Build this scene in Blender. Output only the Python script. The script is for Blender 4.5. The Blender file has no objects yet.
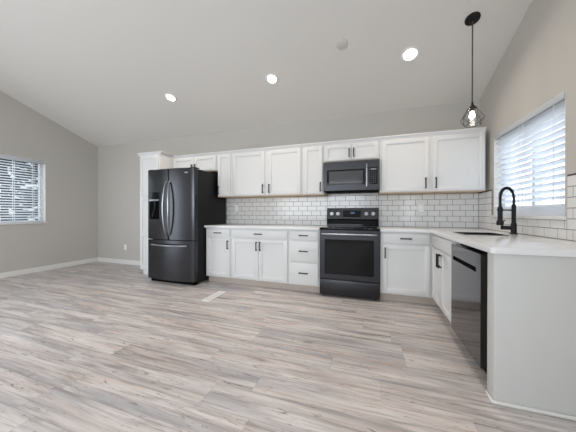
import bpy, bmesh, math, random
from mathutils import Vector, Matrix
random.seed(7)
scn = bpy.context.scene
PI = math.pi

# ------------------------------------------------------------------ camera
F, YAW, PITCH, ROLL, CYP = 244.3846, 0.32751, -0.00321, 0.00135, 214.083
CAM = Vector((0.655, -3.9067, 1.1067))
fw = Vector((-math.sin(YAW)*math.cos(PITCH), math.cos(YAW)*math.cos(PITCH), math.sin(PITCH)))
r0 = Vector((math.cos(YAW), math.sin(YAW), 0)); u0 = r0.cross(fw)
r1 = r0*math.cos(ROLL)+u0*math.sin(ROLL); u1 = -r0*math.sin(ROLL)+u0*math.cos(ROLL)
cd = bpy.data.cameras.new('camera'); cam = bpy.data.objects.new('camera', cd)
scn.collection.objects.link(cam)
M = Matrix((r1, u1, -fw)).transposed().to_4x4(); M.translation = CAM
cam.matrix_world = M
cd.sensor_width = 36; cd.lens = 36*F/576; cd.shift_y = -(216-CYP)/576; cd.clip_start = .02
scn.camera = cam

# ------------------------------------------------------------------ world, lights, exposure
vs = scn.view_settings
vs.view_transform = 'Standard'; vs.look = 'None'; vs.gamma = 1; vs.use_curve_mapping = False
vs.exposure = 0.17
w = bpy.data.worlds.new('world'); scn.world = w; w.use_nodes = True
wn = w.node_tree; wn.nodes.clear()
wo = wn.nodes.new('ShaderNodeOutputWorld'); bg = wn.nodes.new('ShaderNodeBackground')
tc = wn.nodes.new('ShaderNodeTexCoord'); sep = wn.nodes.new('ShaderNodeSeparateXYZ')
rp = wn.nodes.new('ShaderNodeValToRGB')
wn.links.new(tc.outputs['Generated'], sep.inputs[0]); wn.links.new(sep.outputs['Z'], rp.inputs[0])
rp.color_ramp.elements[0].color = (.86, .93, 1.0, 1); rp.color_ramp.elements[1].color = (.42, .60, .95, 1)
wn.links.new(rp.outputs[0], bg.inputs[0])
sky_side = wn.nodes.new('ShaderNodeMapRange')      # brighter, hazier sky on the sun's side (+x)
sky_side.inputs['From Min'].default_value = -.3; sky_side.inputs['From Max'].default_value = .7
sky_side.inputs['To Min'].default_value = 1.0; sky_side.inputs['To Max'].default_value = 3.2
wn.links.new(sep.outputs['X'], sky_side.inputs['Value']); wn.links.new(sky_side.outputs['Result'], bg.inputs[1])
wn.links.new(bg.outputs[0], wo.inputs[0])

def area(name, loc, direction, sx, sy, power, col, spread=PI):
    l = bpy.data.lights.new(name, 'AREA'); l.shape = 'RECTANGLE'; l.size = sx; l.size_y = sy
    l.energy = power; l.color = col; l.spread = spread
    o = bpy.data.objects.new(name, l); scn.collection.objects.link(o); o.location = loc
    o.rotation_euler = Vector(direction).to_track_quat('-Z', 'Z').to_euler(); return o
DAY = (.86, .93, 1.0)
area('daylight_patio', (-5.22, -4.7, 1.08), (1, 0, 0), 2.6, 2.0, 50, DAY)
area('daylight_front', (-1.8, -8.1, 1.675), (0, 1, 0), 4.2, 1.55, 112, DAY)
area('fill_side', (1.96, -6.0, 1.6), (-1, 0, 0), 2.2, 1.3, 56, DAY)  # added fill lamp behind the camera, brightens the left wall
area('daylight_left_window', (-5.5, -1.7, 1.62), (1, 0, -.12), 1.45, 1.2, 8, DAY)
area('daylight_sink_window', (2.26, -.96, 1.65), (-1, 0, -.12), 1.1, .95, 1.5, DAY)

# ------------------------------------------------------------------ helpers
def link(o): scn.collection.objects.link(o); return o
class MB:
    def __init__(s): s.bm = bmesh.new()
    def _bev(s, vs_, b, seg=2):
        if b <= 0: return
        es = list({e for v in vs_ for e in v.link_edges})
        bmesh.ops.bevel(s.bm, geom=es, offset=b, segments=seg, profile=.5, affect='EDGES')
    def box(s, x0, x1, y0, y1, z0, z1, b=0, mi=0, seg=2):
        x0, x1 = min(x0, x1), max(x0, x1); y0, y1 = min(y0, y1), max(y0, y1); z0, z1 = min(z0, z1), max(z0, z1)
        n0 = set(s.bm.faces)
        r = bmesh.ops.create_cube(s.bm, size=1, matrix=Matrix.Translation(((x0+x1)/2, (y0+y1)/2, (z0+z1)/2)) @ Matrix.Diagonal((x1-x0, y1-y0, z1-z0, 1)))
        s._bev(r['verts'], b, seg)
        if mi:
            for f in s.bm.faces:
                if f not in n0: f.material_index = mi
        return s
    def cyl(s, p0, p1, r, r2=None, seg=20, caps=True):
        p0, p1 = Vector(p0), Vector(p1); d = p1-p0
        m = Matrix.Translation((p0+p1)/2) @ d.to_track_quat('Z', 'Y').to_matrix().to_4x4()
        bmesh.ops.create_cone(s.bm, cap_ends=caps, segments=seg, radius1=r, radius2=r if r2 is None else r2, depth=d.length, matrix=m)
        return s
    def tube(s, pts, r, seg=10, closed=False):
        pts = [Vector(p) for p in pts]; n = len(pts); rings = []
        up = None
        for i, p in enumerate(pts):
            if closed: t = (pts[(i+1) % n]-pts[i-1]).normalized()
            else: t = (pts[min(i+1, n-1)]-pts[max(i-1, 0)]).normalized()
            if up is None:
                up = Vector((0, 0, 1)) if abs(t.z) < .9 else Vector((1, 0, 0))
            a = (up - t*up.dot(t)).normalized(); up = a; b = t.cross(a)
            rr = r[i] if isinstance(r, (list, tuple)) else r
            rings.append([s.bm.verts.new(p+(a*math.cos(2*PI*k/seg)+b*math.sin(2*PI*k/seg))*rr) for k in range(seg)])
        for i in range(n if closed else n-1):
            A, B = rings[i], rings[(i+1) % n]
            for k in range(seg): s.bm.faces.new((A[k], A[(k+1) % seg], B[(k+1) % seg], B[k]))
        if not closed:
            s.bm.faces.new(rings[0][::-1]); s.bm.faces.new(rings[-1])
        return s
    def lathe(s, prof, seg=32, M=Matrix.Identity(4)):
        rings = []
        for r, z in prof:
            if r < 1e-6: rings.append([s.bm.verts.new(M @ Vector((0, 0, z)))])
            else: rings.append([s.bm.verts.new(M @ Vector((r*math.cos(2*PI*k/seg), r*math.sin(2*PI*k/seg), z))) for k in range(seg)])
        for A, B in zip(rings, rings[1:]):
            for k in range(seg):
                k2 = (k+1) % seg
                q = [A[k % len(A)], A[k2 % len(A)], B[k2 % len(B)], B[k % len(B)]]
                u = []
                for v in q:
                    if v not in u: u.append(v)
                if len(u) > 2: s.bm.faces.new(u)
        return s
    def prism(s, poly, axis, a, b, bev=0):
        """poly in the plane of the two other axes, extruded along axis from a to b"""
        def P(u, v, t): return {'x': (t, u, v), 'y': (u, t, v), 'z': (u, v, t)}[axis]
        A = [s.bm.verts.new(P(u, v, a)) for u, v in poly]; B = [s.bm.verts.new(P(u, v, b)) for u, v in poly]
        s.bm.faces.new(A); s.bm.faces.new(B[::-1])
        n = len(poly)
        for i in range(n): s.bm.faces.new((A[i], B[i], B[(i+1) % n], A[(i+1) % n]))
        bmesh.ops.recalc_face_normals(s.bm, faces=s.bm.faces[:])
        if bev: s._bev(A+B, bev)
        return s
    def grid(s, us, vs_, holes, axis, a, b):
        """slab with rectangular openings, shared vertices; holes = set of (i, j) cells left out"""
        def P(u, v, t): return {'x': (t, u, v), 'y': (u, t, v), 'z': (u, v, t)}[axis]
        V = {}
        def g(i, j, k):
            if (i, j, k) not in V: V[i, j, k] = s.bm.verts.new(P(us[i], vs_[j], (a, b)[k]))
            return V[i, j, k]
        full = lambda i, j: 0 <= i < len(us)-1 and 0 <= j < len(vs_)-1 and (i, j) not in holes
        for i in range(len(us)-1):
            for j in range(len(vs_)-1):
                if not full(i, j): continue
                for k in (0, 1): s.bm.faces.new([g(i, j, k), g(i+1, j, k), g(i+1, j+1, k), g(i, j+1, k)])
                for (di, dj, e) in ((-1, 0, ((0, 0), (0, 1))), (1, 0, ((1, 0), (1, 1))), (0, -1, ((0, 0), (1, 0))), (0, 1, ((0, 1), (1, 1)))):
                    if not full(i+di, j+dj):
                        (p, q), (r_, t_) = e
                        s.bm.faces.new([g(i+p, j+q, 0), g(i+r_, j+t_, 0), g(i+r_, j+t_, 1), g(i+p, j+q, 1)])
        bmesh.ops.recalc_face_normals(s.bm, faces=s.bm.faces[:])
        return s
    def build(s, name, mat, parent=None, smooth=True):
        me = bpy.data.meshes.new(name)
        bmesh.ops.recalc_face_normals(s.bm, faces=s.bm.faces[:])
        s.bm.to_mesh(me); s.bm.free()
        for m in (mat if isinstance(mat, (list, tuple)) else [mat]): me.materials.append(m)
        if smooth:
            for p in me.polygons: p.use_smooth = True
            me.set_sharp_from_angle(angle=math.radians(35))
        o = link(bpy.data.objects.new(name, me))
        if parent: o.parent = parent
        return o
def tag(o, label=None, cat=None, group=None, kind=None):
    if label: o['label'] = label
    if cat: o['category'] = cat
    if group: o['group'] = group
    if kind: o['kind'] = kind
    return o
def thing(name, label, cat, loc=(0, 0, 0), rz=0, group=None):
    o = link(bpy.data.objects.new(name, None)); o.location = loc; o.rotation_euler = (0, 0, rz)
    o.empty_display_size = .1
    return tag(o, label, cat, group)
def struct(name, mb, mat, label=None, parent=None):
    o = mb.build(name, mat, parent)
    if not parent: tag(o, label, None, None, 'structure')
    return o
def copy_tree(o, parent=None):
    c = o.copy(); link(c)
    if parent: c.parent = parent
    for ch in list(o.children): copy_tree(ch, c)
    return c

# ------------------------------------------------------------------ materials
def srgb(r, g, b):
    f = lambda c: (c/12.92 if c <= .04045 else ((c+.055)/1.055)**2.4)
    return (f(r/255), f(g/255), f(b/255), 1)
def mat(name, col, rough=.5, metal=0, spec=.5, bump=0, bscale=200, var=0, coat=0, vscale=3):
    m = bpy.data.materials.new(name); m.use_nodes = True; nt = m.node_tree; p = nt.nodes['Principled BSDF']
    p.inputs['Base Color'].default_value = col; p.inputs['Roughness'].default_value = rough
    p.inputs['Metallic'].default_value = metal; p.inputs['Specular IOR Level'].default_value = spec
    p.inputs['Coat Weight'].default_value = coat
    g = nt.nodes.new('ShaderNodeTexCoord')
    if var:
        n = nt.nodes.new('ShaderNodeTexNoise'); n.inputs['Scale'].default_value = vscale; n.inputs['Detail'].default_value = 4
        nt.links.new(g.outputs['Object'], n.inputs['Vector'])
        mx = nt.nodes.new('ShaderNodeMix'); mx.data_type = 'RGBA'
        mx.inputs['A'].default_value = [c*(1-var) for c in col[:3]]+[1]; mx.inputs['B'].default_value = [min(1, c*(1+var)) for c in col[:3]]+[1]
        nt.links.new(n.outputs['Fac'], mx.inputs['Factor']); nt.links.new(mx.outputs['Result'], p.inputs['Base Color'])
    if bump:
        n = nt.nodes.new('ShaderNodeTexNoise'); n.inputs['Scale'].default_value = bscale; n.inputs['Detail'].default_value = 3
        nt.links.new(g.outputs['Object'], n.inputs['Vector'])
        b = nt.nodes.new('ShaderNodeBump'); b.inputs['Strength'].default_value = bump; b.inputs['Distance'].default_value = .002
        nt.links.new(n.outputs['Fac'], b.inputs['Height']); nt.links.new(b.outputs[0], p.inputs['Normal'])
    return m
def emat(name, col, s):
    m = bpy.data.materials.new(name); m.use_nodes = True; nt = m.node_tree; p = nt.nodes['Principled BSDF']
    p.inputs['Base Color'].default_value = col; p.inputs['Emission Color'].default_value = col; p.inputs['Emission Strength'].default_value = s
    return m
WALL = mat('wall_paint', srgb(194, 190, 183), .7, bump=.15, bscale=140, spec=.3)
CEIL = mat('ceiling_paint', srgb(226, 223, 218), .8, bump=.2, bscale=90, spec=.2)
TRIM = mat('white_trim', srgb(228, 226, 222), .4)
CAB = mat('white_cabinet_paint', srgb(224, 224, 223), .38, spec=.45)
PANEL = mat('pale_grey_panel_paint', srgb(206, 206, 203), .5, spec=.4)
WOODB = mat('raw_maple', srgb(200, 176, 148), .55, var=.12, vscale=9)
KICK = mat('toe_kick_vinyl', srgb(188, 176, 165), .55, var=.1, vscale=8)
BLACK = mat('matte_black_metal', srgb(14, 14, 15), .5, spec=.35)
QUARTZ = mat('white_quartz', srgb(232, 232, 232), .16, var=.03, vscale=14)
TILE = mat('glazed_white_tile', srgb(229, 228, 226), .12, var=.02, vscale=6)
GROUT = mat('grey_grout', srgb(78, 75, 73), .9)
BSS = mat('black_stainless', srgb(72, 72, 75), .24, metal=1, var=.04, vscale=2)
BSSD = mat('dark_stainless', srgb(64, 64, 67), .33, metal=.95)
DWM = mat('mirror_black_stainless', srgb(110, 110, 113), .10, metal=1)
CASE = mat('fridge_case_grey', srgb(20, 20, 22), .5, spec=.3)
GLOSSB = mat('black_glass', srgb(8, 8, 9), .07, spec=.25)
GLASSW = mat('smoked_window_glass', srgb(52, 53, 56), .1, spec=.6)
CHROME = mat('brushed_steel', srgb(160, 162, 166), .25, metal=1)
KNOB = mat('satin_steel_knob', srgb(220, 220, 222), .3, metal=.7)
PLAST = mat('white_plastic', srgb(244, 244, 243), .35)
def slat_material():
    m = mat('white_blind_slat', srgb(238, 240, 242), .4); nt = m.node_tree; p = nt.nodes['Principled BSDF']; o = nt.nodes['Material Output']
    t = nt.nodes.new('ShaderNodeBsdfTranslucent'); t.inputs[0].default_value = (.95, .96, .97, 1)
    x = nt.nodes.new('ShaderNodeMixShader'); x.inputs[0].default_value = .6
    nt.links.new(p.outputs[0], x.inputs[1]); nt.links.new(t.outputs[0], x.inputs[2]); nt.links.new(x.outputs[0], o.inputs[0]); return m
BLIND = slat_material()
VINYL = mat('white_vinyl', srgb(236, 237, 238), .35)
SINKM = mat('black_composite', srgb(16, 16, 17), .5)
DARK = mat('dark_void', srgb(6, 6, 6), .9, spec=.1)
LENS = emat('lamp_lens', (1, .95, .88, 1), 9)
BULB = emat('bulb_glow', (1, .93, .82, 1), 7)
DISP = emat('blue_display', (.06, .12, .2, 1), .4)
GREYL = mat('pale_grey_badge', srgb(150, 152, 156), .4, metal=.6)
def thinglass(name, refl=.04, tint=(1, 1, 1, 1)):
    m = bpy.data.materials.new(name); m.use_nodes = True; nt = m.node_tree; nt.nodes.clear()
    o = nt.nodes.new('ShaderNodeOutputMaterial'); mix = nt.nodes.new('ShaderNodeMixShader')
    t = nt.nodes.new('ShaderNodeBsdfTransparent'); g = nt.nodes.new('ShaderNodeBsdfGlossy')
    t.inputs[0].default_value = tint; g.inputs['Roughness'].default_value = .03
    lw = nt.nodes.new('ShaderNodeLayerWeight'); lw.inputs[0].default_value = .5
    pw = nt.nodes.new('ShaderNodeMath'); pw.operation = 'POWER'; pw.inputs[1].default_value = 5
    ma = nt.nodes.new('ShaderNodeMath'); ma.operation = 'MULTIPLY_ADD'; ma.inputs[1].default_value = .7; ma.inputs[2].default_value = refl
    nt.links.new(lw.outputs['Facing'], pw.inputs[0]); nt.links.new(pw.outputs[0], ma.inputs[0])
    nt.links.new(ma.outputs[0], mix.inputs[0]); nt.links.new(t.outputs[0], mix.inputs[1]); nt.links.new(g.outputs[0], mix.inputs[2])
    nt.links.new(mix.outputs[0], o.inputs[0]); return m
PANE = thinglass('window_glass')
BGLASS = thinglass('clear_lamp_glass', .12, (.95, .95, .95, 1))

def floor_material():
    m = bpy.data.materials.new('grey_washed_plank_floor'); m.use_nodes = True; nt = m.node_tree; N = nt.nodes; L = nt.links
    p = N['Principled BSDF']
    def math_(op, a, b=None, c=None):
        n = N.new('ShaderNodeMath'); n.operation = op
        for i, v in enumerate((a, b, c)):
            if v is None: continue
            if isinstance(v, (int, float)): n.inputs[i].default_value = v
            else: L.new(v, n.inputs[i])
        return n.outputs[0]
    g = N.new('ShaderNodeNewGeometry'); s = N.new('ShaderNodeSeparateXYZ'); L.new(g.outputs['Position'], s.inputs[0])
    x, y = s.outputs[0], s.outputs[1]
    yr = math_('DIVIDE', y, .182); row = math_('FLOOR', yr)
    wn1 = N.new('ShaderNodeTexWhiteNoise'); wn1.noise_dimensions = '1D'; L.new(row, wn1.inputs['W'])
    u = math_('ADD', math_('DIVIDE', x, 1.22), math_('MULTIPLY', wn1.outputs[0], 5.0)); col = math_('FLOOR', u)
    cb = N.new('ShaderNodeCombineXYZ'); L.new(row, cb.inputs[0]); L.new(col, cb.inputs[1])
    wn2 = N.new('ShaderNodeTexWhiteNoise'); wn2.noise_dimensions = '2D'; L.new(cb.outputs[0], wn2.inputs['Vector'])
    pid = wn2.outputs['Value']
    def stretched(sx, sy, seed, detail=5, rough=.6, dist=0.0, shift=37.0):
        c = N.new('ShaderNodeCombineXYZ')
        L.new(math_('ADD', math_('MULTIPLY', x, sx), math_('MULTIPLY', pid, shift)), c.inputs[0])
        L.new(math_('ADD', math_('MULTIPLY', y, sy), math_('MULTIPLY', pid, 13.0)), c.inputs[1]); c.inputs[2].default_value = seed
        n = N.new('ShaderNodeTexNoise'); n.inputs['Scale'].default_value = 1; n.inputs['Detail'].default_value = detail
        n.inputs['Roughness'].default_value = rough; n.inputs['Distortion'].default_value = dist
        L.new(c.outputs[0], n.inputs['Vector']); return n.outputs['Fac']
    def ramp(fac, stops):
        r = N.new('ShaderNodeValToRGB'); e = r.color_ramp.elements
        while len(e) < len(stops): e.new(.5)
        for q, (pos, c) in zip(e, stops): q.position = pos; q.color = c
        L.new(fac, r.inputs[0]); return r.outputs[0]
    def mix(f, a, b, mode='MIX'):
        n = N.new('ShaderNodeMix'); n.data_type = 'RGBA'; n.blend_type = mode
        if isinstance(f, (int, float)): n.inputs['Factor'].default_value = f
        else: L.new(f, n.inputs['Factor'])
        for k, v in (('A', a), ('B', b)):
            if isinstance(v, tuple): n.inputs[k].default_value = v
            else: L.new(v, n.inputs[k])
        return n.outputs['Result']
    broad = stretched(1.2, 14, 1.0, 9, .66, .9)
    base = ramp(broad, [(.31, srgb(140, 131, 129)), (.42, srgb(196, 188, 185)), (.52, srgb(222, 215, 211)), (.68, srgb(236, 230, 227))])
    warm = ramp(stretched(.8, 7, 5.0, 3, .5, .4), [(.48, (0, 0, 0, 1)), (.68, (1, 1, 1, 1))])
    c = mix(math_('MULTIPLY', warm, .45), base, srgb(212, 190, 178))
    cool = ramp(stretched(.6, 8, 9.0, 3, .5, .4), [(.50, (0, 0, 0, 1)), (.66, (1, 1, 1, 1))])
    c = mix(math_('MULTIPLY', cool, .6), c, srgb(170, 171, 179))
    fine = ramp(stretched(1.5, 46, 3.0, 7, .7, .5), [(.35, (.60, .57, .56, 1)), (.50, (1, 1, 1, 1)), (.75, (1.06, 1.05, 1.05, 1))])
    c = mix(.85, c, fine, 'MULTIPLY')
    crack = ramp(stretched(4.2, 24, 7.0, 7, .7, 2.4), [(.345, (1, 1, 1, 1)), (.41, (0, 0, 0, 1))])
    c = mix(math_('MULTIPLY', crack, .8), c, srgb(122, 106, 99))
    tone = math_('ADD', .90, math_('MULTIPLY', pid, .12))
    tn = N.new('ShaderNodeCombineColor'); L.new(tone, tn.inputs[0]); L.new(tone, tn.inputs[1]); L.new(tone, tn.inputs[2])
    c = mix(1.0, c, tn.outputs[0], 'MULTIPLY')
    fy = math_('FRACT', yr); fx = math_('FRACT', u)
    ey = math_('LESS_THAN', math_('MINIMUM', fy, math_('SUBTRACT', 1.0, fy)), .008)
    ex = math_('LESS_THAN', math_('MINIMUM', fx, math_('SUBTRACT', 1.0, fx)), .0013)
    edge = ramp(math_('MINIMUM', fy, math_('SUBTRACT', 1.0, fy)), [(0.0, (1, 1, 1, 1)), (.13, (0, 0, 0, 1))])
    patch = ramp(stretched(1.5, 3, 11.0, 3, .5, .3), [(.42, (0, 0, 0, 1)), (.62, (1, 1, 1, 1))])
    c = mix(math_('MULTIPLY', math_('MULTIPLY', edge, patch), .5), c, srgb(140, 132, 130))
    seam = math_('MAXIMUM', ey, math_('MULTIPLY', ex, .6))
    c = mix(math_('MULTIPLY', seam, .4), c, srgb(92, 84, 80))
    L.new(c, p.inputs['Base Color'])
    p.inputs['Specular IOR Level'].default_value = .5
    L.new(math_('ADD', .35, math_('MULTIPLY', broad, .16)), p.inputs['Roughness'])
    b = N.new('ShaderNodeBump'); b.inputs['Strength'].default_value = .12; b.inputs['Distance'].default_value = .002
    L.new(math_('SUBTRACT', stretched(2.2, 58, 3.0, 6, .7, .3), seam), b.inputs['Height']); L.new(b.outputs[0], p.inputs['Normal'])
    return m
FLOOR = floor_material()

# ------------------------------------------------------------------ room shell
XL, XR, YF, ZW, SL = -5.28, 2.02, -8.2, 2.62, .355
YRIDGE = YF/2; ZR = ZW - SL*YRIDGE
T = .15
struct('floor', MB().box(XL-T, XR+T, YF-T, T, -.1, 0), FLOOR, 'grey washed wood plank floor')
struct('wall_back', MB().box(XL-T, XR+T, 0, T, 0, ZW+.03), WALL, 'greige painted kitchen back wall')
struct('wall_front', MB().grid([XL-T, -3.9, .3, XR+T], [0, .9, 2.45, ZW+.03], {(1, 1)}, 'y', YF-T, YF), WALL)
WY0, WY1, WZ0, WZ1 = -2.45, -.95, .925, 2.105          # left window
SY0, SY1, SZ0, SZ1 = -1.525, -.41, 1.085, 2.02         # sink window
PY0, PY1 = -6.0, -3.4                                  # patio door, left wall, behind the camera
def gable(mb, a, b): mb.prism([(YF-T, ZW), (0+T, ZW), (YRIDGE, ZR+.05)], 'x', a, b)
mb = MB().grid([YF-T, PY0, PY1, WY0, WY1, T], [0, WZ0, WZ1, ZW], {(1, 0), (1, 1), (3, 1)}, 'x', XL-T, XL); gable(mb, XL-T, XL)
struct('wall_left', mb, WALL, 'greige side wall with blind-covered window')
mb = MB().grid([YF-T, -7.2, -4.8, SY0, SY1, T], [0, .9, SZ0, SZ1, 2.3, ZW], {(1, 1), (1, 2), (1, 3), (3, 2)}, 'x', XR, XR+T); gable(mb, XR, XR+T)
struct('wall_right', mb, WALL, 'greige wall above the sink counter')
mb = MB().prism([(T, ZW-SL*T), (YRIDGE, ZR), (YF-T, ZW-SL*T), (YF-T, ZW-SL*T+.1), (YRIDGE, ZR+.1), (T, ZW-SL*T+.1)], 'x', XL-T, XR+T)
struct('ceiling', mb, CEIL, 'white vaulted ceiling rising from the back wall')
def basebd(name, axis, a, b, at, sgn):
    prof = [(0, 0), (sgn*.014, 0), (sgn*.014, .075), (sgn*.008, .09), (0, .09)]
    mb = MB().prism([(at+u, v) for u, v in prof], axis, a, b); struct(name, mb, TRIM)
basebd('baseboard_left', 'y', PY1+.05, -.014, XL, 1)
basebd('baseboard_back', 'x', XL, -3.285, 0, -1)

def window_unit(name, y0, y1, z0, z1, xin, s, sill_out, sill_t, fb=.045):
    """vinyl window set in the outer part of the wall; s=+1 outdoors towards +x"""
    xo = xin+s*.15; f = .045
    fr = MB().grid([y0, y0+f, (y0+y1)/2-f/2, (y0+y1)/2+f/2, y1-f, y1], [z0, z0+fb, z1-f, z1], {(1, 1), (3, 1)}, 'x', xo-s*.06, xo-s*.005)
    o = struct(name, fr, VINYL, 'white vinyl window')
    pn = MB().box(xo-s*.035, xo-s*.031, y0+f-.004, y1-f+.004, z0+fb-.004, z1-f+.004); struct('pane', pn, PANE, parent=o)
    sl = MB().box(xin-s*sill_out, xo-s*.06, y0-.03, y1+.03, z0-sill_t, z0+.004, .004)
    sl = MB(); sl.box(xin-s*sill_out, xin-s*.001, y0-.03, y1+.03, z0-sill_t, z0+.004, .004); sl.box(xin-s*.001, xo-s*.06, y0, y1, z0, z0+.004)
    struct('sill', sl, TRIM, parent=o)
    jb = MB(); jb.box(xin, xo-s*.06, y0, y0+.004, z0, z1); jb.box(xin, xo-s*.06, y1-.004, y1, z0, z1); jb.box(xin, xo-s*.06, y0, y1, z1-.004, z1)
    struct('jamb', jb, TRIM, parent=o)
    return o
window_unit('window_1', WY0, WY1, WZ0, WZ1, XL, -1, .025, .02)
window_unit('window_2', SY0, SY1, SZ0, SZ1, XR, 1, .03, .025, .1)
# patio door and front window, behind the camera: light enters here
mb = MB().grid([PY0, PY0+.07, (PY0+PY1)/2-.05, (PY0+PY1)/2+.05, PY1-.07, PY1], [0, .09, WZ1-.09, WZ1], {(1, 1), (3, 1)}, 'x', XL-.1, XL-.04)
d = struct('door_1', mb, VINYL); struct('pane', MB().box(XL-.075, XL-.07, PY0+.065, PY1-.065, .085, WZ1-.085), PANE, parent=d)
mb = MB().grid([-3.9, -3.85, -2.5, -2.42, -1.1, -1.02, .25, .3], [.9, .95, 2.4, 2.45], {(1, 1), (3, 1), (5, 1)}, 'y', YF-.1, YF-.04)
d = struct('added_window', MB().grid([-7.2, -7.15, -6.03, -5.97, -4.85, -4.8], [.9, .95, 2.25, 2.3], {(1, 1), (3, 1)}, 'x', XR+.04, XR+.1), VINYL)  # unseen window, added as the opening for the side fill lamp
struct('pane', MB().box(XR+.07, XR+.075, -7.16, -4.84, .94, 2.26), PANE, parent=d)
d = struct('window_3', mb, VINYL); struct('pane', MB().box(-3.86, .26, YF-.075, YF-.07, .94, 2.41), PANE, parent=d)

# ------------------------------------------------------------------ outdoors
GRASS = mat('lawn', srgb(96, 104, 84), .9, var=.25, vscale=2)
LEAF = mat('conifer_foliage', srgb(52, 62, 56), .8, var=.4, vscale=6)
BARK = mat('bark', srgb(70, 60, 52), .9)
SIDING = mat('pale_blue_siding', srgb(196, 204, 214), .7)
struct('ground', MB().box(-30, 30, -30, 30, -.42, -.3), GRASS, 'lawn outside')
def conifer(name, x, y, h, r, seed, label):
    rnd = random.Random(seed); t = thing(name, label, 'tree', (x, y, -.3), group=None)
    MB().cyl((0, 0, 0), (0, 0, h*.8), .14, .05, 10).build('trunk', BARK, t)
    mb = MB()
    for k in range(700):
        f = rnd.random()**.8; z = h*(.08+.9*f); rr = r*(1-f*.9)*(.35+.65*rnd.random()); a = rnd.random()*2*PI
        c = Vector((rr*math.cos(a), rr*math.sin(a), z)); L_ = .2+.25*rnd.random()
        d1 = Vector((math.cos(a), math.sin(a), -.35)).normalized()*L_; d2 = Vector((-math.sin(a), math.cos(a), rnd.uniform(-.3, .3)))*L_*.45
        v = [mb.bm.verts.new(c+q) for q in (-d1*.6, d2, d1, -d2)]; up = mb.bm.verts.new(c+Vector((0, 0, .08)))
        for i in range(4): mb.bm.faces.new((v[i], v[(i+1) % 4], up))
    o = mb.build('foliage', LEAF, t, smooth=False)
    return t
conifer('conifer_tree', -10.4, 1.95, 7.0, 1.25, 1, 'dark conifer nearest the right edge of the left window')
conifer('conifer_tree', -14.2, 2.1, 6.5, 1.35, 2, 'dark conifer standing behind the middle of the left window')
conifer('conifer_tree', -13.0, -.6, 2.6, 1.1, 3, 'low young conifer at the left side of the left window')
hs = thing('house', 'pale sided neighbouring house outside the sink window', 'house', (8.5, 2.0, -.3))
mb = MB(); mb.box(0, 5, -5, 6, 0, 2.7)
for k in range(14): mb.box(-.02, 0, -5, 6, .2*k-.0+.0, .2*k+.18)
mb.build('wall', SIDING, hs)
MB().prism([(-5.5, 2.7), (6.5, 2.7), (.5, 4.2)], 'x', -.4, 5.4).build('roof', mat('grey_shingle', srgb(110, 108, 108), .9, var=.2), hs)
MB().grid([-1.2, -1.1, .4, .5], [1.0, 1.1, 2.1, 2.2], {(1, 1)}, 'x', -.06, -.02).build('window', VINYL, hs)

# ------------------------------------------------------------------ blinds
def blinds(label, y0, y1, ztop, zbot, xc, s, nslat, tilt, val_x, val_h, cords, sw=.025):
    t = thing('window_blinds', label, 'blinds', (xc, (y0+y1)/2, zbot))
    hw = (y1-y0)/2; H = ztop-zbot
    MB().box(val_x-xc-.006, val_x-xc+.006, -hw, hw, H-val_h, H, .002).build('valance', BLIND, t)
    MB().box(-.025, .025, -hw+.005, hw-.005, H-.05, H-.004, .002).build('headrail', mat('blind_headrail', srgb(170, 172, 174), .6), t)
    mb = MB(); zb = .035; step = (H-val_h*.6-zb)/nslat
    for k in range(nslat):
        z = zb+step*(k+.6); ca, sa = math.cos(tilt), math.sin(tilt)
        # slat cross-section: shallow arc
        P = []
        for q in range(5):
            a = -1+q*.5; u = a*sw; v = .0025*(1-a*a)
            P.append((u*ca-v*sa, z+u*sa+v*ca))
        poly = P+[(a_+.0028*sa, b_-.0028*ca) for a_, b_ in P[::-1]]
        mb.prism(poly, 'y', -hw+.006, hw-.006)
    mb.build('slats', BLIND, t)
    MB().box(-.026, .026, -hw+.006, hw-.006, 0, .018, .004).build('bottom_rail', BLIND, t)
    for c in cords:
        yy = -hw+c*2*hw
        m2 = MB(); m2.box(-.0275, -.0262, yy-.004, yy+.004, .01, H-.03); m2.box(.0262, .0275, yy-.004, yy+.004, .01, H-.03); m2.build('ladder_cord', BLIND, t)
    return t
blinds('white horizontal blinds lowered over the left wall window', WY0+.012, WY1-.012, WZ1-.005, WZ0+.02, XL-.05, -1, 24, math.radians(-26), XL+.002, .055, (.1, .5, .72, .9))
blinds('white horizontal blinds partly raised above the sink window sill', SY0+.008, SY1-.008, SZ1, 1.165, XR+.035, 1, 14, math.radians(-20), XR-.006, .05, (.12, .5, .56, .88), .031)

# ------------------------------------------------------------------ backsplash tiles
def tiles(name, label, axis, a0, a1, regions, at, sgn, off1, off2):
    """one running-bond tiled surface; regions = [(lo, hi, z0, z1)] along the wall"""
    mb = MB(); TH, TL, G, z00 = .0777, .1525, .0042, .914
    for (lo, hi, zl, zh) in regions:
        if axis == 'x': mb.box(lo, hi, at, at+sgn*.0066, zl, zh, mi=1)
        else: mb.box(at, at+sgn*.0066, lo, hi, zl, zh, mi=1)
        for r in range(8):
            z0, z1 = z00+r*TH, z00+(r+1)*TH
            z0, z1 = max(z0, zl), min(z1, zh)
            if z1-z0 < .012: continue
            o = off1 if r % 2 == 0 else off2
            k = math.floor((lo-o)/TL)
            while o+k*TL < hi:
                p, q = max(o+k*TL, lo), min(o+(k+1)*TL, hi); k += 1
                if q-p < .012: continue
                A = (p+G/2, q-G/2); Z = (z0+G/2, z1-G/2); D = (at+sgn*.002, at+sgn*.008)
                if axis == 'x': mb.box(A[0], A[1], D[0], D[1], Z[0], Z[1], .0013, seg=1)
                else: mb.box(D[0], D[1], A[0], A[1], Z[0], Z[1], .0013, seg=1)
    o = mb.build(name, [TILE, GROUT])
    return tag(o, label, 'backsplash')
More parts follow.
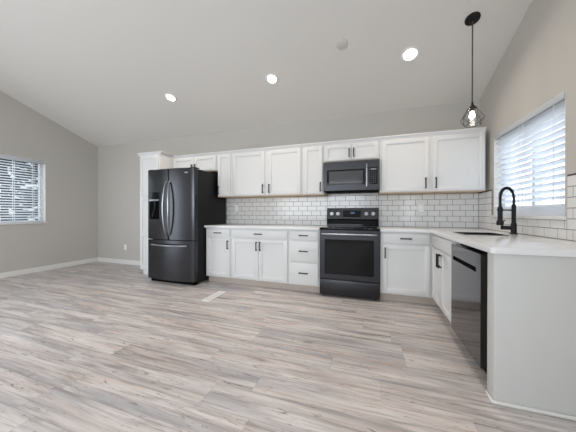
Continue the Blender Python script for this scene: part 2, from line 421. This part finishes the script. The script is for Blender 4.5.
tiles('tile_backsplash', 'white subway tile backsplash with grey grout along the back wall', 'x', 0, 0,
      [(-1.868, 0.0, .9145, 1.3805), (0.0, .762, .9145, 1.4155), (.762, 2.011, .9145, 1.3805)], -.0005, -1, 1.104, 1.191)
tiles('tile_backsplash', 'white subway tile backsplash on the wall around and under the sink window', 'y', 0, 0,
      [(-2.2, SY0-.031, .9145, 1.392), (SY0-.031, SY1+.031, .9145, SZ0-.026), (SY1+.031, -.0095, .9145, 1.392)], XR-.0005, -1, -1.156, -1.228)

# ------------------------------------------------------------------ cabinets
def shaker(w, h, fr=.055, t=.019):
    mb = MB(); b = .0022
    mb.box(0, fr, -t, 0, 0, h, b); mb.box(w-fr, w, -t, 0, 0, h, b)
    mb.box(fr-.001, w-fr+.001, -t, 0, 0, fr, b); mb.box(fr-.001, w-fr+.001, -t, 0, h-fr, h, b)
    mb.box(fr-.004, w-fr+.004, -t+.011, -.001, fr-.004, h-fr+.004)
    return mb
def pull(vertical, L=.13):
    mb = MB(); h = L/2; s = .0068
    if vertical:
        mb.box(-s, s, -.036, -.025, -h, h, .002)
        for q in (-1, 1): mb.box(-s, s, -.03, 0, q*(h-.012)-s, q*(h-.012)+s, .001)
    else:
        mb.box(-h, h, -.036, -.025, -s, s, .002)
        for q in (-1, 1): mb.box(q*(h-.012)-s, q*(h-.012)+s, -.03, 0, -s, s, .001)
    return mb
def add_door(t, x0, x1, z0, z1, yf, hx=None, hz=None, name='door', L=.135, fr=.055):
    o = shaker(x1-x0, z1-z0, fr).build(name, CAB, t); o.location = (x0, yf, z0)
    if hx is not None:
        h = pull(True, L).build('handle', BLACK, o); h.location = (hx-x0, -.019, hz-z0); h['label'] = 'black bar handle'
    return o
def add_drawer(t, x0, x1, z0, z1, yf, handle=True, L=.128):
    o = MB().box(0, x1-x0, -.021, 0, 0, z1-z0, .004).build('drawer', CAB, t); o.location = (x0, yf, z0)
    if handle:
        h = pull(False, L).build('handle', BLACK, o); h.location = ((x1-x0)/2, -.019, (z1-z0)*.52); h['label'] = 'black bar handle'
    return o
G_B, G_U = 'white base cabinets', 'white wall cabinets'
BD = -.615
def base_cab(label, x0, x1, loc=None, rz=0, y_back=-.012, name='base_cabinet', kick=0):
    w_ = x1-x0
    t = thing(name, label, 'cabinet', loc or (x0, 0, 0), rz, G_B)
    MB().box(.001, w_-.001, BD, y_back, .105, .875, .0015).build('body', CAB, t)
    k = MB().box(.001, w_-.001+kick, BD+.07, y_back, 0, .1045).build('toe_kick', KICK, t); k['label'] = 'wood-toned toe kick'
    return t
# left run
t = base_cab('narrow white base cabinet beside the refrigerator with one drawer over one door', -1.85, -1.385)
add_drawer(t, .03, .445, .738, .858, BD); add_door(t, .03, .445, .13, .715, BD, .415, .62)
t = base_cab('wide white base cabinet with one long drawer over two doors', -1.385, -.455)
add_drawer(t, .02, .915, .738, .858, BD); add_door(t, .02, .466, .13, .715, BD, .44, .62); add_door(t, .47, .915, .13, .715, BD, .497, .62)
t = base_cab('white base cabinet with three stacked drawers left of the range', -.455, -.004)
add_drawer(t, .025, .43, .738, .858, BD); add_drawer(t, .025, .43, .435, .72, BD); add_drawer(t, .025, .43, .13, .418, BD)
# right of the range
t = base_cab('white base cabinet right of the range with one drawer over one door', .766, 1.349, kick=.068)
add_drawer(t, .03, .55, .738, .858, BD); add_door(t, .03, .55, .13, .715, BD, .055, .62)
# sink base on the right run: front faces -x
XF = 1.35
t = thing('base_cabinet', 'white sink base cabinet with two doors under a blank drawer front', 'cabinet', (XR-.012, -.617, 0), -PI/2, G_B)
dpt = XR-.012-XF
# open-topped box so the basin hangs inside
mb = MB(); mb.box(.001, .782, -dpt, -dpt+.02, .105, .875, .0015); mb.box(.001, .02, -dpt+.02, 0, .105, .875); mb.box(.763, .782, -dpt+.02, 0, .105, .875)
mb.box(.02, .763, -dpt+.02, 0, .105, .125); mb.box(.02, .763, -.012, 0, .125, .875); mb.build('body', CAB, t)
MB().box(.001, .782, -dpt+.07, 0, 0, .1045).build('toe_kick', KICK, t)['label'] = 'wood-toned toe kick'
add_drawer(t, .045, .765, .738, .858, -dpt, handle=False)
add_door(t, .045, .413, .13, .715, -dpt, .388, .62, L=.14); add_door(t, .417, .765, .13, .715, -dpt, .445, .62, L=.14)

# end panel closing the counter run
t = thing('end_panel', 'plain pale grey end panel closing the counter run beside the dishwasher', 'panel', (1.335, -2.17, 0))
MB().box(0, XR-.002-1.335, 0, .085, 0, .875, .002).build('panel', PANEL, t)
mb = MB(); mb.box(-.012, XR-.002-1.335, -.012, 0, 0, .02, .005); mb.box(-.012, 0, -.0005, .085, 0, .02, .005)
mb.build('shoe_molding', TRIM, t)['label'] = 'white shoe molding'

# wall cabinets
UD, UB, UT = -.325, 1.381, 2.13
def crown_mb(x0, x1, yf, z, right=False, left=False, yb=-.002):
    prof = [(0, -.03), (-.004, -.03), (-.008, -.012), (-.022, .006), (-.026, .010), (-.026, .022), (0, .022)]
    mb = MB().prism([(yf+u, z+v) for u, v in prof], 'x', x0-(.026 if left else 0), x1+(.026 if right else 0))
    if right: mb.prism([(x1-u, z+v) for u, v in prof], 'y', yf, yb)
    if left: mb.prism([(x0+u, z+v) for u, v in prof], 'y', yf, yb)
    return mb
def upper_cab(label, x0, x1, z0=UB, right=False):
    w_ = x1-x0
    t = thing('wall_cabinet', label, 'cabinet', (x0, 0, z0), 0, G_U)
    MB().box(.001, w_-.001, UD, -.0005, .012, UT-z0, .0015).build('body', CAB, t)
    MB().box(.002, w_-.002, UD+.004, -.0005, 0, .0118).build('bottom_panel', WOODB, t)['label'] = 'raw maple underside'
    crown_mb(.0, w_-.0, UD, UT-z0, right=False).build('crown_molding', CAB, t)
    return t
h = UT-UB
t = upper_cab('narrow single-door white wall cabinet beside the refrigerator', -1.832, -1.546)
add_door(t, .012, .256, .02, h-.035, UD, .034, .115, L=.14, fr=.05)
t = upper_cab('wide double-door white wall cabinet above the left counter', -1.546, -.33)
add_door(t, .022, .594, .02, h-.035, UD, .568, .115, L=.14); add_door(t, .654, 1.192, .02, h-.035, UD, .68, .115, L=.14)
t = upper_cab('narrow single-door white wall cabinet left of the microwave', -.33, -.002)
add_door(t, .028, .306, .02, h-.035, UD, .28, .115, L=.14)
t = upper_cab('short double-door white wall cabinet over the microwave', -.002, .764, 1.848)
add_door(t, .02, .388, .018, UT-1.848-.035, UD, .362, .118, L=.13, fr=.05); add_door(t, .398, .746, .018, UT-1.848-.035, UD, .425, .118, L=.13, fr=.05)
t = upper_cab('large double-door white wall cabinet between the microwave and the sink wall', .764, 1.97)
add_door(t, .03, .602, .02, h-.035, UD, .556, .118, L=.14); add_door(t, .64, 1.192, .02, h-.035, UD, .672, .118, L=.14)
t = upper_cab('short double-door white wall cabinet over the refrigerator', -2.797, -1.834, 1.832)
add_door(t, .03, .476, .018, UT-1.832-.035, UD, .448, .075, L=.12, fr=.05); add_door(t, .486, .935, .018, UT-1.832-.035, UD, .513, .075, L=.12, fr=.05)

# pantry
t = thing('pantry_cabinet', 'tall white pantry cabinet left of the refrigerator', 'cabinet', (-3.265, 0, 0))
PW = .465
MB().box(0, PW, BD, -.002, .1, 2.155, .0015).build('body', CAB, t)
MB().box(0, PW, BD+.07, -.002, 0, .0995).build('toe_kick', CAB, t)
add_door(t, .025, PW-.025, 1.415, 2.115, BD)
o = add_door(t, .025, PW-.025, .13, 1.385, BD)
MB().box(.05, PW-.1, -.019, -.001, .56, .615, .002).build('mid_rail', CAB, o)
crown_mb(0, PW, BD, 2.155, right=True, left=True).build('crown_molding', CAB, t)

# ------------------------------------------------------------------ countertops
CZ0, CZ1 = .876, .914
mb = MB().box(-1.862, -.002, -.65, -.001, CZ0, CZ1, .003)
tag(mb.build('countertop', QUARTZ), 'white quartz countertop between the refrigerator and the range', 'countertop', 'white quartz countertops')
SX0, SX1, KY0, KY1 = 1.465, 1.785, -1.268, -.965
xs = [.764, 1.31, SX0, SX1, XR-.001]; ys = [-2.2, KY0, KY1, -.65, -.001]
mb = MB().grid(xs, ys, {(0, 0), (0, 1), (0, 2), (2, 1)}, 'z', CZ0, CZ1)
es = [e for e in mb.bm.edges if e.is_manifold and e.calc_face_angle(0) > 1]
ve = [e for e in es if abs(e.verts[0].co.z-e.verts[1].co.z) > .01 and abs(e.verts[0].co.x-1.31) < .001 and abs(e.verts[0].co.y+2.2) < .01]
bmesh.ops.bevel(mb.bm, geom=ve, offset=.025, segments=5, profile=.5, affect='EDGES')
es = [e for e in mb.bm.edges if e.is_manifold and e.calc_face_angle(0) > 1 and abs(e.verts[0].co.z-e.verts[1].co.z) < .001]
bmesh.ops.bevel(mb.bm, geom=es, offset=.003, segments=2, profile=.5, affect='EDGES')
tag(mb.build('countertop', QUARTZ), 'white quartz L-shaped countertop holding the sink', 'countertop', 'white quartz countertops')
# sink
t = thing('kitchen_sink', 'black drop-in sink set into the white counter', 'sink', ((SX0+SX1)/2, (KY0+KY1)/2, .73))
a, b, d = (SX1-SX0)/2-.002, (KY1-KY0)/2-.002, .1845
mb = MB().grid([-a, -a+.012, a-.012, a], [-b, -b+.012, b-.012, b], {(1, 1)}, 'z', 0, d); mb.box(-a, a, -b, b, -.008, 0)
mb.grid([-a-.012, -a+.012, a-.012, a+.012], [-b-.012, -b+.012, b-.012, b+.012], {(1, 1)}, 'z', d, d+.003)
mb.build('basin', SINKM, t)
MB().lathe([(0, .004), (.03, .004), (.042, .001), (.042, 0), (0, 0)]).build('drain', BSSD, t)
# faucet
fx, fy = 1.925, -1.05
t = thing('kitchen_faucet', 'black spring-neck pull-down faucet beside the sink', 'faucet', (fx, fy, .9145))
A = math.radians(33); dx, dy = -math.cos(A), -math.sin(A)
MB().lathe([(0, 0), (.030, 0), (.030, .008), (.022, .012), (.022, .10), (.017, .105), (.017, .275), (.013, .28), (0, .28)]).build('body', BLACK, t)
R_ = .085; zt = .345
cen = [Vector((dx*(R_-R_*math.cos(q)), dy*(R_-R_*math.cos(q)), zt+R_*1.0*math.sin(q))) for q in [PI*i/24 for i in range(25)]]
path = [Vector((0, 0, .27+.015*i)) for i in range(5)]+cen+[Vector((dx*2*R_, dy*2*R_, zt-.012*i)) for i in range(1, 9)]
MB().tube(path, .008, 8).build('hose', BLACK, t)
# spring coil round the hose
L_ = [0]
for p, q in zip(path, path[1:]): L_.append(L_[-1]+(q-p).length)
def at(s):
    for i in range(len(path)-1):
        if s <= L_[i+1]: 
            f_ = (s-L_[i])/(L_[i+1]-L_[i]); return path[i].lerp(path[i+1], f_), (path[i+1]-path[i]).normalized()
    return path[-1], (path[-1]-path[-2]).normalized()
side = Vector((-dy, dx, 0)); cp = []
n = 420
for i in range(n):
    p, tg = at(L_[-1]*i/(n-1)); nn = side.cross(tg); ph = i/10*2*PI
    cp.append(p+(side*math.cos(ph)+nn*math.sin(ph))*.0115)
MB().tube(cp, .0026, 5).build('spring', BLACK, t)
hx_, hy_ = dx*2*R_, dy*2*R_
mb = MB(); mb.lathe([(0, .07), (.025, .07), (.028, .085), (.026, .105), (.019, .12), (.018, .235), (.010, .245), (0, .25)], 20, Matrix.Translation((hx_, hy_, .015)))
mb.build('spray_head', BLACK, t)
mb = MB(); mb.tube([(0, 0, .225), (hx_, hy_, .225)], .006, 8); mb.lathe([(.014, .212), (.021, .212), (.021, .238), (.014, .238), (.014, .212)], 20, Matrix.Translation((hx_, hy_, 0))); mb.build('support_arm', BLACK, t)
mb = MB(); mb.cyl((0, 0, .058), (-.088, .03, .058), .0195); mb.tube([(-.075, .026, .07), (-.08, .028, .095), (-.055, .02, .135)], [.006, .005, .004], 8); mb.build('lever', BLACK, t)

# ------------------------------------------------------------------ refrigerator
FX0, FX1 = -2.790, -1.868; FW = FX1-FX0
t = thing('refrigerator', 'black stainless french-door refrigerator with bottom freezer drawer', 'refrigerator', (FX0, 0, 0))
MB().box(.004, FW-.004, -.785, -.02, .03, 1.785, .006).build('case', CASE, t)['label'] = 'dark grey side case'
MB().box(.03, FW-.03, -.83, -.74, .0, .055, .004).build('base_grille', DARK, t)
for q in (.05, FW-.12): MB().box(q, q+.07, -.1, -.05, 0, .03).build('foot', DARK, t)
def curved_panel(x0, x1, z0, z1, sub=None):
    """door slab whose front follows the shallow bow across the whole appliance"""
    n = 18; mb = MB()
    def yf(x):
        q = (x-FW/2)/(FW/2); return -.872-.042*(1-q*q)
    pts = [(x0+(x1-x0)*i/n, 0) for i in range(n+1)]
    poly = []
    e = .012
    for i in range(n+1):
        x = x0+(x1-x0)*i/n; y = yf(x)
        if i == 0: poly.append((x, y+e)); poly.append((x+e*.3, y+e*.3)); poly.append((x+e, y)); continue
        if i == n: poly.append((x-e, y)); poly.append((x-e*.3, y+e*.3)); poly.append((x, y+e)); continue
        poly.append((x, y))
    poly += [(x1, -.79), (x0, -.79)]
    mb.prism(poly, 'z', z0, z1)
    return mb
# left door with dispenser opening
dl = curved_panel(.002, FW/2-.003, .695, 1.797).build('door', BSS, t)
dr = curved_panel(FW/2+.003, FW-.002, .695, 1.797).build('door', BSS, t)
fz = curved_panel(.002, FW-.002, .06, .682).build('freezer_drawer', BSS, t)
# dispenser on left door
def yfr(x): q = (x-FW/2)/(FW/2); return -.872-.042*(1-q*q)
def plate(x0, x1, z0, z1, proud, depth, n=8):
    mb = MB(); P_ = [(x0+(x1-x0)*i/n, yfr(x0+(x1-x0)*i/n)-proud) for i in range(n+1)]
    poly = P_+[(x, y+depth) for x, y in P_[::-1]]
    return mb.prism(poly, 'z', z0, z1)
plate(.045, .275, 1.325, 1.44, .003, .02).build('dispenser_panel', GLOSSB, dl)['label'] = 'black glossy dispenser control panel'
plate(.045, .275, 1.01, 1.30, .002, .015).build('dispenser_recess', DARK, dl)['label'] = 'black dispenser recess'
plate(.045, .275, 1.30, 1.325, .008, .02).build('dispenser_ledge', CHROME, dl)['label'] = 'bright steel dispenser ledge'
MB().tube([(.20, yfr(.2)-.014, 1.29), (.19, yfr(.19)-.02, 1.16), (.13, yfr(.13)-.014, 1.05)], .007, 8).build('dispenser_paddle', BSSD, dl)
def bow(x, z0, z1, out, r, vertical=True, n=16):
    pts = []
    for i in range(n+1):
        q = i/n; s_ = math.sin(PI*q)
        pts.append((x, yfr(x)-.004-out*s_**.6, z0+(z1-z0)*q))
    return MB().tube(pts, [r*(.75+.25*math.sin(PI*i/n)) for i in range(n+1)], 12)
def bow2(x, sgn, z0, z1):
    pts = []; n = 20
    for i in range(n+1):
        q = i/n; s_ = math.sin(PI*q)
        pts.append((x+sgn*.024*s_, yfr(x)-.004-.055*s_**.5, z0+(z1-z0)*q))
    return MB().tube(pts, [.011+.004*math.sin(PI*i/n) for i in range(n+1)], 12)
bow2(FW/2-.024, -1, .765, 1.60).build('handle', CHROME, dl)['label'] = 'bowed steel handle'
bow2(FW/2+.034, 1, .765, 1.60).build('handle', CHROME, dr)['label'] = 'bowed steel handle'
pts = [(x_, yfr(x_)-.004-.05*math.sin(PI*i/20)**.4, .608) for i, x_ in [(i, .10+(FW-.22)*i/20) for i in range(21)]]
MB().tube(pts, .014, 12).build('handle', CHROME, fz)['label'] = 'long horizontal steel handle'
MB().box(FW-.21, FW-.10, yfr(FW-.15)-.001, yfr(FW-.15)+.02, 1.715, 1.735).build('badge', GREYL, dr)['label'] = 'small silver badge'
MB().box(.01, .09, -.86, -.74, 1.7975, 1.81, .003).build('hinge_cover', CASE, t); MB().box(FW-.09, FW-.01, -.86, -.74, 1.7975, 1.81, .003).build('hinge_cover', CASE, t)

# ------------------------------------------------------------------ range
t = thing('electric_range', 'black freestanding electric range with glass oven door', 'range', (0.001, 0, 0))
W = .760
MB().box(0, W, -.635, -.012, .03, .895, .003).build('body', CASE, t)
for x in (.05, W-.05):
    for y in (-.58, -.08): MB().cyl((x, y, 0), (x, y, .03), .018, seg=12).build('foot', DARK, t)
MB().box(-.001, W+.001, -.668, -.012, .8955, .917, .004).build('cooktop', GLOSSB, t)['label'] = 'black glass cooktop'
mb = MB().prism([(-.012, .9175), (-.085, .9175), (-.085, 1.0), (-.105, 1.02), (-.075, 1.182), (-.06, 1.19), (-.012, 1.19)], 'x', .0, W)
bg_ = mb.build('backguard', BSSD, t)
MB().box(.0005, W-.0005, -.088, -.0845, .92, 1.0, 0).build('backguard_vent', GLOSSB, bg_)
n_ = Vector((0, -.162, -.03)).normalized()
def on_guard(x, f, out): # f 0..1 up the sloped face
    p = Vector((x, -.105, 1.02)).lerp(Vector((x, -.075, 1.182)), f); return p+n_*out
for x in (.077, .172, .588, .684):
    k = MB().cyl(on_guard(x, .5, 0), on_guard(x, .5, .008), .027).cyl(on_guard(x, .5, .008), on_guard(x, .5, .034), .022, .019).build('knob', KNOB, t); k['label'] = 'silver control knob'
P0, P1 = on_guard(.25, .22, .0015), on_guard(.51, .80, .0015)
mb = MB(); v = [mb.bm.verts.new(q) for q in (on_guard(.25, .2, .0), on_guard(.51, .2, 0), on_guard(.51, .8, 0), on_guard(.25, .8, 0))]
v2 = [mb.bm.verts.new(q.co+n_*.002) for q in v]; mb.bm.faces.new(v2); mb.bm.faces.new(v[::-1])
for i in range(4): mb.bm.faces.new((v[i], v[(i+1) % 4], v2[(i+1) % 4], v2[i]))
dp = mb.build('display_panel', GLOSSB, bg_, smooth=False); dp['label'] = 'black touch display panel'
mb = MB(); v = [mb.bm.verts.new(q) for q in (on_guard(.36, .5, .002), on_guard(.42, .5, .002), on_guard(.42, .66, .002), on_guard(.36, .66, .002))]
v2 = [mb.bm.verts.new(q.co+n_*.001) for q in v]; mb.bm.faces.new(v2); mb.bm.faces.new(v[::-1])
for i in range(4): mb.bm.faces.new((v[i], v[(i+1) % 4], v2[(i+1) % 4], v2[i]))
mb.build('clock_display', DISP, bg_, smooth=False)
od = MB().grid([.004, .07, W-.07, W-.004], [.243, .31, .765, .885], {(1, 1)}, 'y', -.672, -.637).build('oven_door', BSSD, t)
MB().box(.068, W-.068, -.671, -.655, .308, .767).build('oven_window', GLOSSB, od)['label'] = 'black oven window glass'
mb = MB().box(.03, W-.03, -.728, -.710, .825, .85, .007)
for x in (.06, W-.06): mb.box(x-.012, x+.012, -.715, -.671, .828, .847, .003)
mb.build('handle', CHROME, od)['label'] = 'steel bar handle'
MB().box(.004, W-.004, -.672, -.637, .03, .232, .005).build('storage_drawer', BSSD, t)

# ------------------------------------------------------------------ microwave
t = thing('microwave_oven', 'dark stainless over-the-range microwave', 'microwave', (0.001, 0, 1.418))
H = .422; W = .758
MB().box(0, W, -.37, -.008, .006, H, .002).build('case', CASE, t)
mb = MB(); mb.box(.005, W-.005, -.385, -.03, 0, .0055); mb.build('underside_vent', DARK, t)
md = MB().grid([0, .05, .575, .61], [.012, .085, .305, H-.003], {(1, 1)}, 'y', -.402, -.371).build('door', BSSD, t)
mb = MB().grid([.048, .082, .55, .577], [.083, .112, .282, .307], {(1, 1)}, 'y', -.4015, -.39); fr_ = mb.build('window_border', GLOSSB, md)
MB().box(.08, .552, -.3995, -.385, .11, .284).build('window', GLASSW, md)['label'] = 'smoked glass window'
mb = MB().cyl((.598, -.44, .05), (.598, -.44, .36), .0125, seg=16)
for z in (.08, .33): mb.cyl((.598, -.44, z), (.598, -.40, z), .007, seg=12)
mb.build('handle', CHROME, md)['label'] = 'vertical steel bar handle'
cp_ = MB().grid([.613, .632, .735, W], [.012, .085, .32, H-.003], {(1, 1)}, 'y', -.402, -.371).build('control_panel', BSSD, t)
MB().box(.630, .737, -.4005, -.38, .083, .322).build('touchpad', GLOSSB, cp_)['label'] = 'black touchpad'
MB().box(.645, .722, -.4015, -.4004, .278, .302).build('clock_display', mat('dim_display', srgb(120, 124, 128), .4), cp_)
mb = MB()
for i in range(3):
    for j in range(6): mb.box(.645+i*.028, .665+i*.028, -.4012, -.4004, .10+j*.028, .118+j*.028)
mb.build('buttons', mat('button_print', srgb(44, 45, 47), .4), cp_)

# ------------------------------------------------------------------ dishwasher (front faces -x)
t = thing('dishwasher', 'black stainless dishwasher between sink cabinet and end panel', 'dishwasher', (XR-.012, -1.405, 0), -PI/2)
D = XR-.012-1.352; W = .612; yf_ = -D-.026
MB().box(.012, W-.01, -D+.04, 0, .03, .85, .002).build('tub', DARK, t)
mb = MB(); mb.box(.02, W-.02, -D+.1, -D+.12, 0, .11); mb.build('toe_kick', DARK, t)
dd = MB().grid([.004, .05, .535, W-.004], [.105, .712, .745, .842], {(1, 1)}, 'y', yf_, -D+.03).build('door', DWM, t)
MB().box(.048, .537, yf_+.014, yf_+.03, .710, .747).build('pocket_handle', DARK, dd)['label'] = 'black recessed pocket handle'

# ------------------------------------------------------------------ ceiling fixtures
NRM = Vector((0, -SL, -1)).normalized()              # ceiling normal, into the room
NRM = Vector((0, SL, 1)).normalized()*-1
QM = Vector((0, 0, 1)).rotation_difference(-NRM).to_matrix().to_4x4()
def ceil_pt(x, y): return Vector((x, y, ZW-SL*y))
WARM = (1, .85, .70)
for (x, y, r, lab) in ((-2.33, -.858, .075, 'leftmost of the three round recessed ceiling lights'), (-.615, -.85, .072, 'middle of the three round recessed ceiling lights'), (1.07, -.83, .08, 'round recessed ceiling light nearest the pendant lamp')):
    t = thing('recessed_light', lab, 'ceiling light', ceil_pt(x, y), 0, 'recessed ceiling lights'); t.rotation_euler = QM.to_euler()
    MB().lathe([(r-.012, -.0005), (r+.012, -.0005), (r+.010, -.006), (r-.008, -.010), (r-.012, -.006), (r-.012, -.0005)], 40).build('trim_ring', PLAST, t)
    MB().lathe([(0, -.006), (r-.0125, -.006), (r-.0125, -.001), (0, -.001)], 40).build('lens', LENS, t)
    l = bpy.data.lights.new('recessed_lamp', 'AREA'); l.shape = 'DISK'; l.size = r*2; l.energy = 6.8; l.color = WARM
    l.spread = 2.6; o = link(bpy.data.objects.new('recessed_lamp', l)); o.location = ceil_pt(x, y)+NRM*.02; o.rotation_euler = NRM.to_track_quat('-Z', 'Y').to_euler()
t = thing('smoke_detector', 'small round white detector disc on the sloped ceiling', 'detector', ceil_pt(.341, -1.103)); t.rotation_euler = QM.to_euler()
MB().lathe([(0, -.012), (.055, -.012), (.062, -.008), (.064, -.0005), (0, -.0005)], 36).build('cover', mat('detector_cover', srgb(208, 205, 199), .7), t)
# pendant
PX, PY = 1.585, -1.075; zc = ZW-SL*PY
t = thing('pendant_lamp', 'black wire-cage pendant lamp hanging over the sink', 'lamp', (PX, PY, 1.965))
zt = zc-1.965
cn = MB().lathe([(0, -.028), (.02, -.028), (.03, -.02), (.058, -.014), (.064, -.006), (.064, -.0005), (0, -.0005)], 36, Matrix.Translation((0, 0, zt)) @ QM).build('canopy', BLACK, t)
MB().cyl((0, 0, .215), (0, 0, zt-.015), .0058, seg=10).build('cord', mat('grey_cord', srgb(70, 68, 66), .7), t)
MB().lathe([(0, .225), (.008, .225), (.012, .20), (.022, .185), (.036, .172), (.036, .166), (.018, .166), (.018, .135), (0, .135)], 24).build('socket_cap', BLACK, t)
bl = MB().lathe([(.016, .135), (.017, .125), (.022, .11), (.026, .09), (.021, .072), (.010, .063), (0, .062)], 24).build('bulb', BULB, t); bl['label'] = 'glowing bulb'
MB().lathe([(.034, .166), (.05, .13), (.072, .08), (.078, .045), (.070, .015)], 32).build('glass_shade', BGLASS, t)['label'] = 'clear glass shade'
mb = MB(); top = [Vector((.036*math.cos(2*PI*k/6), .036*math.sin(2*PI*k/6), .168)) for k in range(6)]
mid = [Vector((.097*math.cos(2*PI*(k+.5)/6), .097*math.sin(2*PI*(k+.5)/6), .06)) for k in range(6)]
bot = [Vector((.068*math.cos(2*PI*k/6), .068*math.sin(2*PI*k/6), .002)) for k in range(6)]
r = .0019
for k in range(6):
    mb.tube([top[k], mid[k]], r, 6); mb.tube([top[(k+1) % 6], mid[k]], r, 6); mb.tube([mid[k], bot[k]], r, 6); mb.tube([mid[k], bot[(k+1) % 6]], r, 6)
    mb.tube([bot[k], bot[(k+1) % 6]], r, 6); mb.tube([top[k], top[(k+1) % 6]], r, 6)
mb.build('wire_cage', BLACK, t)

# ------------------------------------------------------------------ outlets and floor vent
def outlet(label, x, y, z, w_=.07, h_=.115, name='wall_outlet'):
    t = thing(name, label, 'outlet', (x, y, z), 0, 'white wall outlets')
    MB().box(-w_/2, w_/2, -.006, -.0003, -h_/2, h_/2, .002).build('cover_plate', PLAST, t)
    for s_ in (-1, 1):
        o = MB().box(-.017, .017, -.0075, -.0055, s_*.026-.015, s_*.026+.015, .001).build('socket', PLAST, t)
        m2 = MB(); m2.box(-.008, -.006, -.0078, -.007, s_*.026-.003, s_*.026+.007); m2.box(.006, .008, -.0078, -.007, s_*.026-.003, s_*.026+.007); m2.build('slots', DARK, o)
outlet('white outlet low on the bare wall left of the pantry', -4.416, 0, .366)
outlet('white outlet on the backsplash beside the refrigerator', -1.662, -.008, 1.195)
outlet('white outlet on the backsplash under the large right wall cabinet', 1.329, -.008, 1.19)
t = thing('floor_vent', 'white metal floor register set into the plank floor', 'vent', (-1.318, -1.14, 0))
mb = MB().grid([-.055, -.036, .036, .055], [-.2, -.182, .182, .2], {(1, 1)}, 'z', .0004, .008); mb.build('frame', PLAST, t)
mb = MB()
for i in range(3): mb.box(-.036+i*.0245, -.036+i*.0245+.015, -.182, .182, .0006, .0045)
mb.build('louvers', PLAST, t)
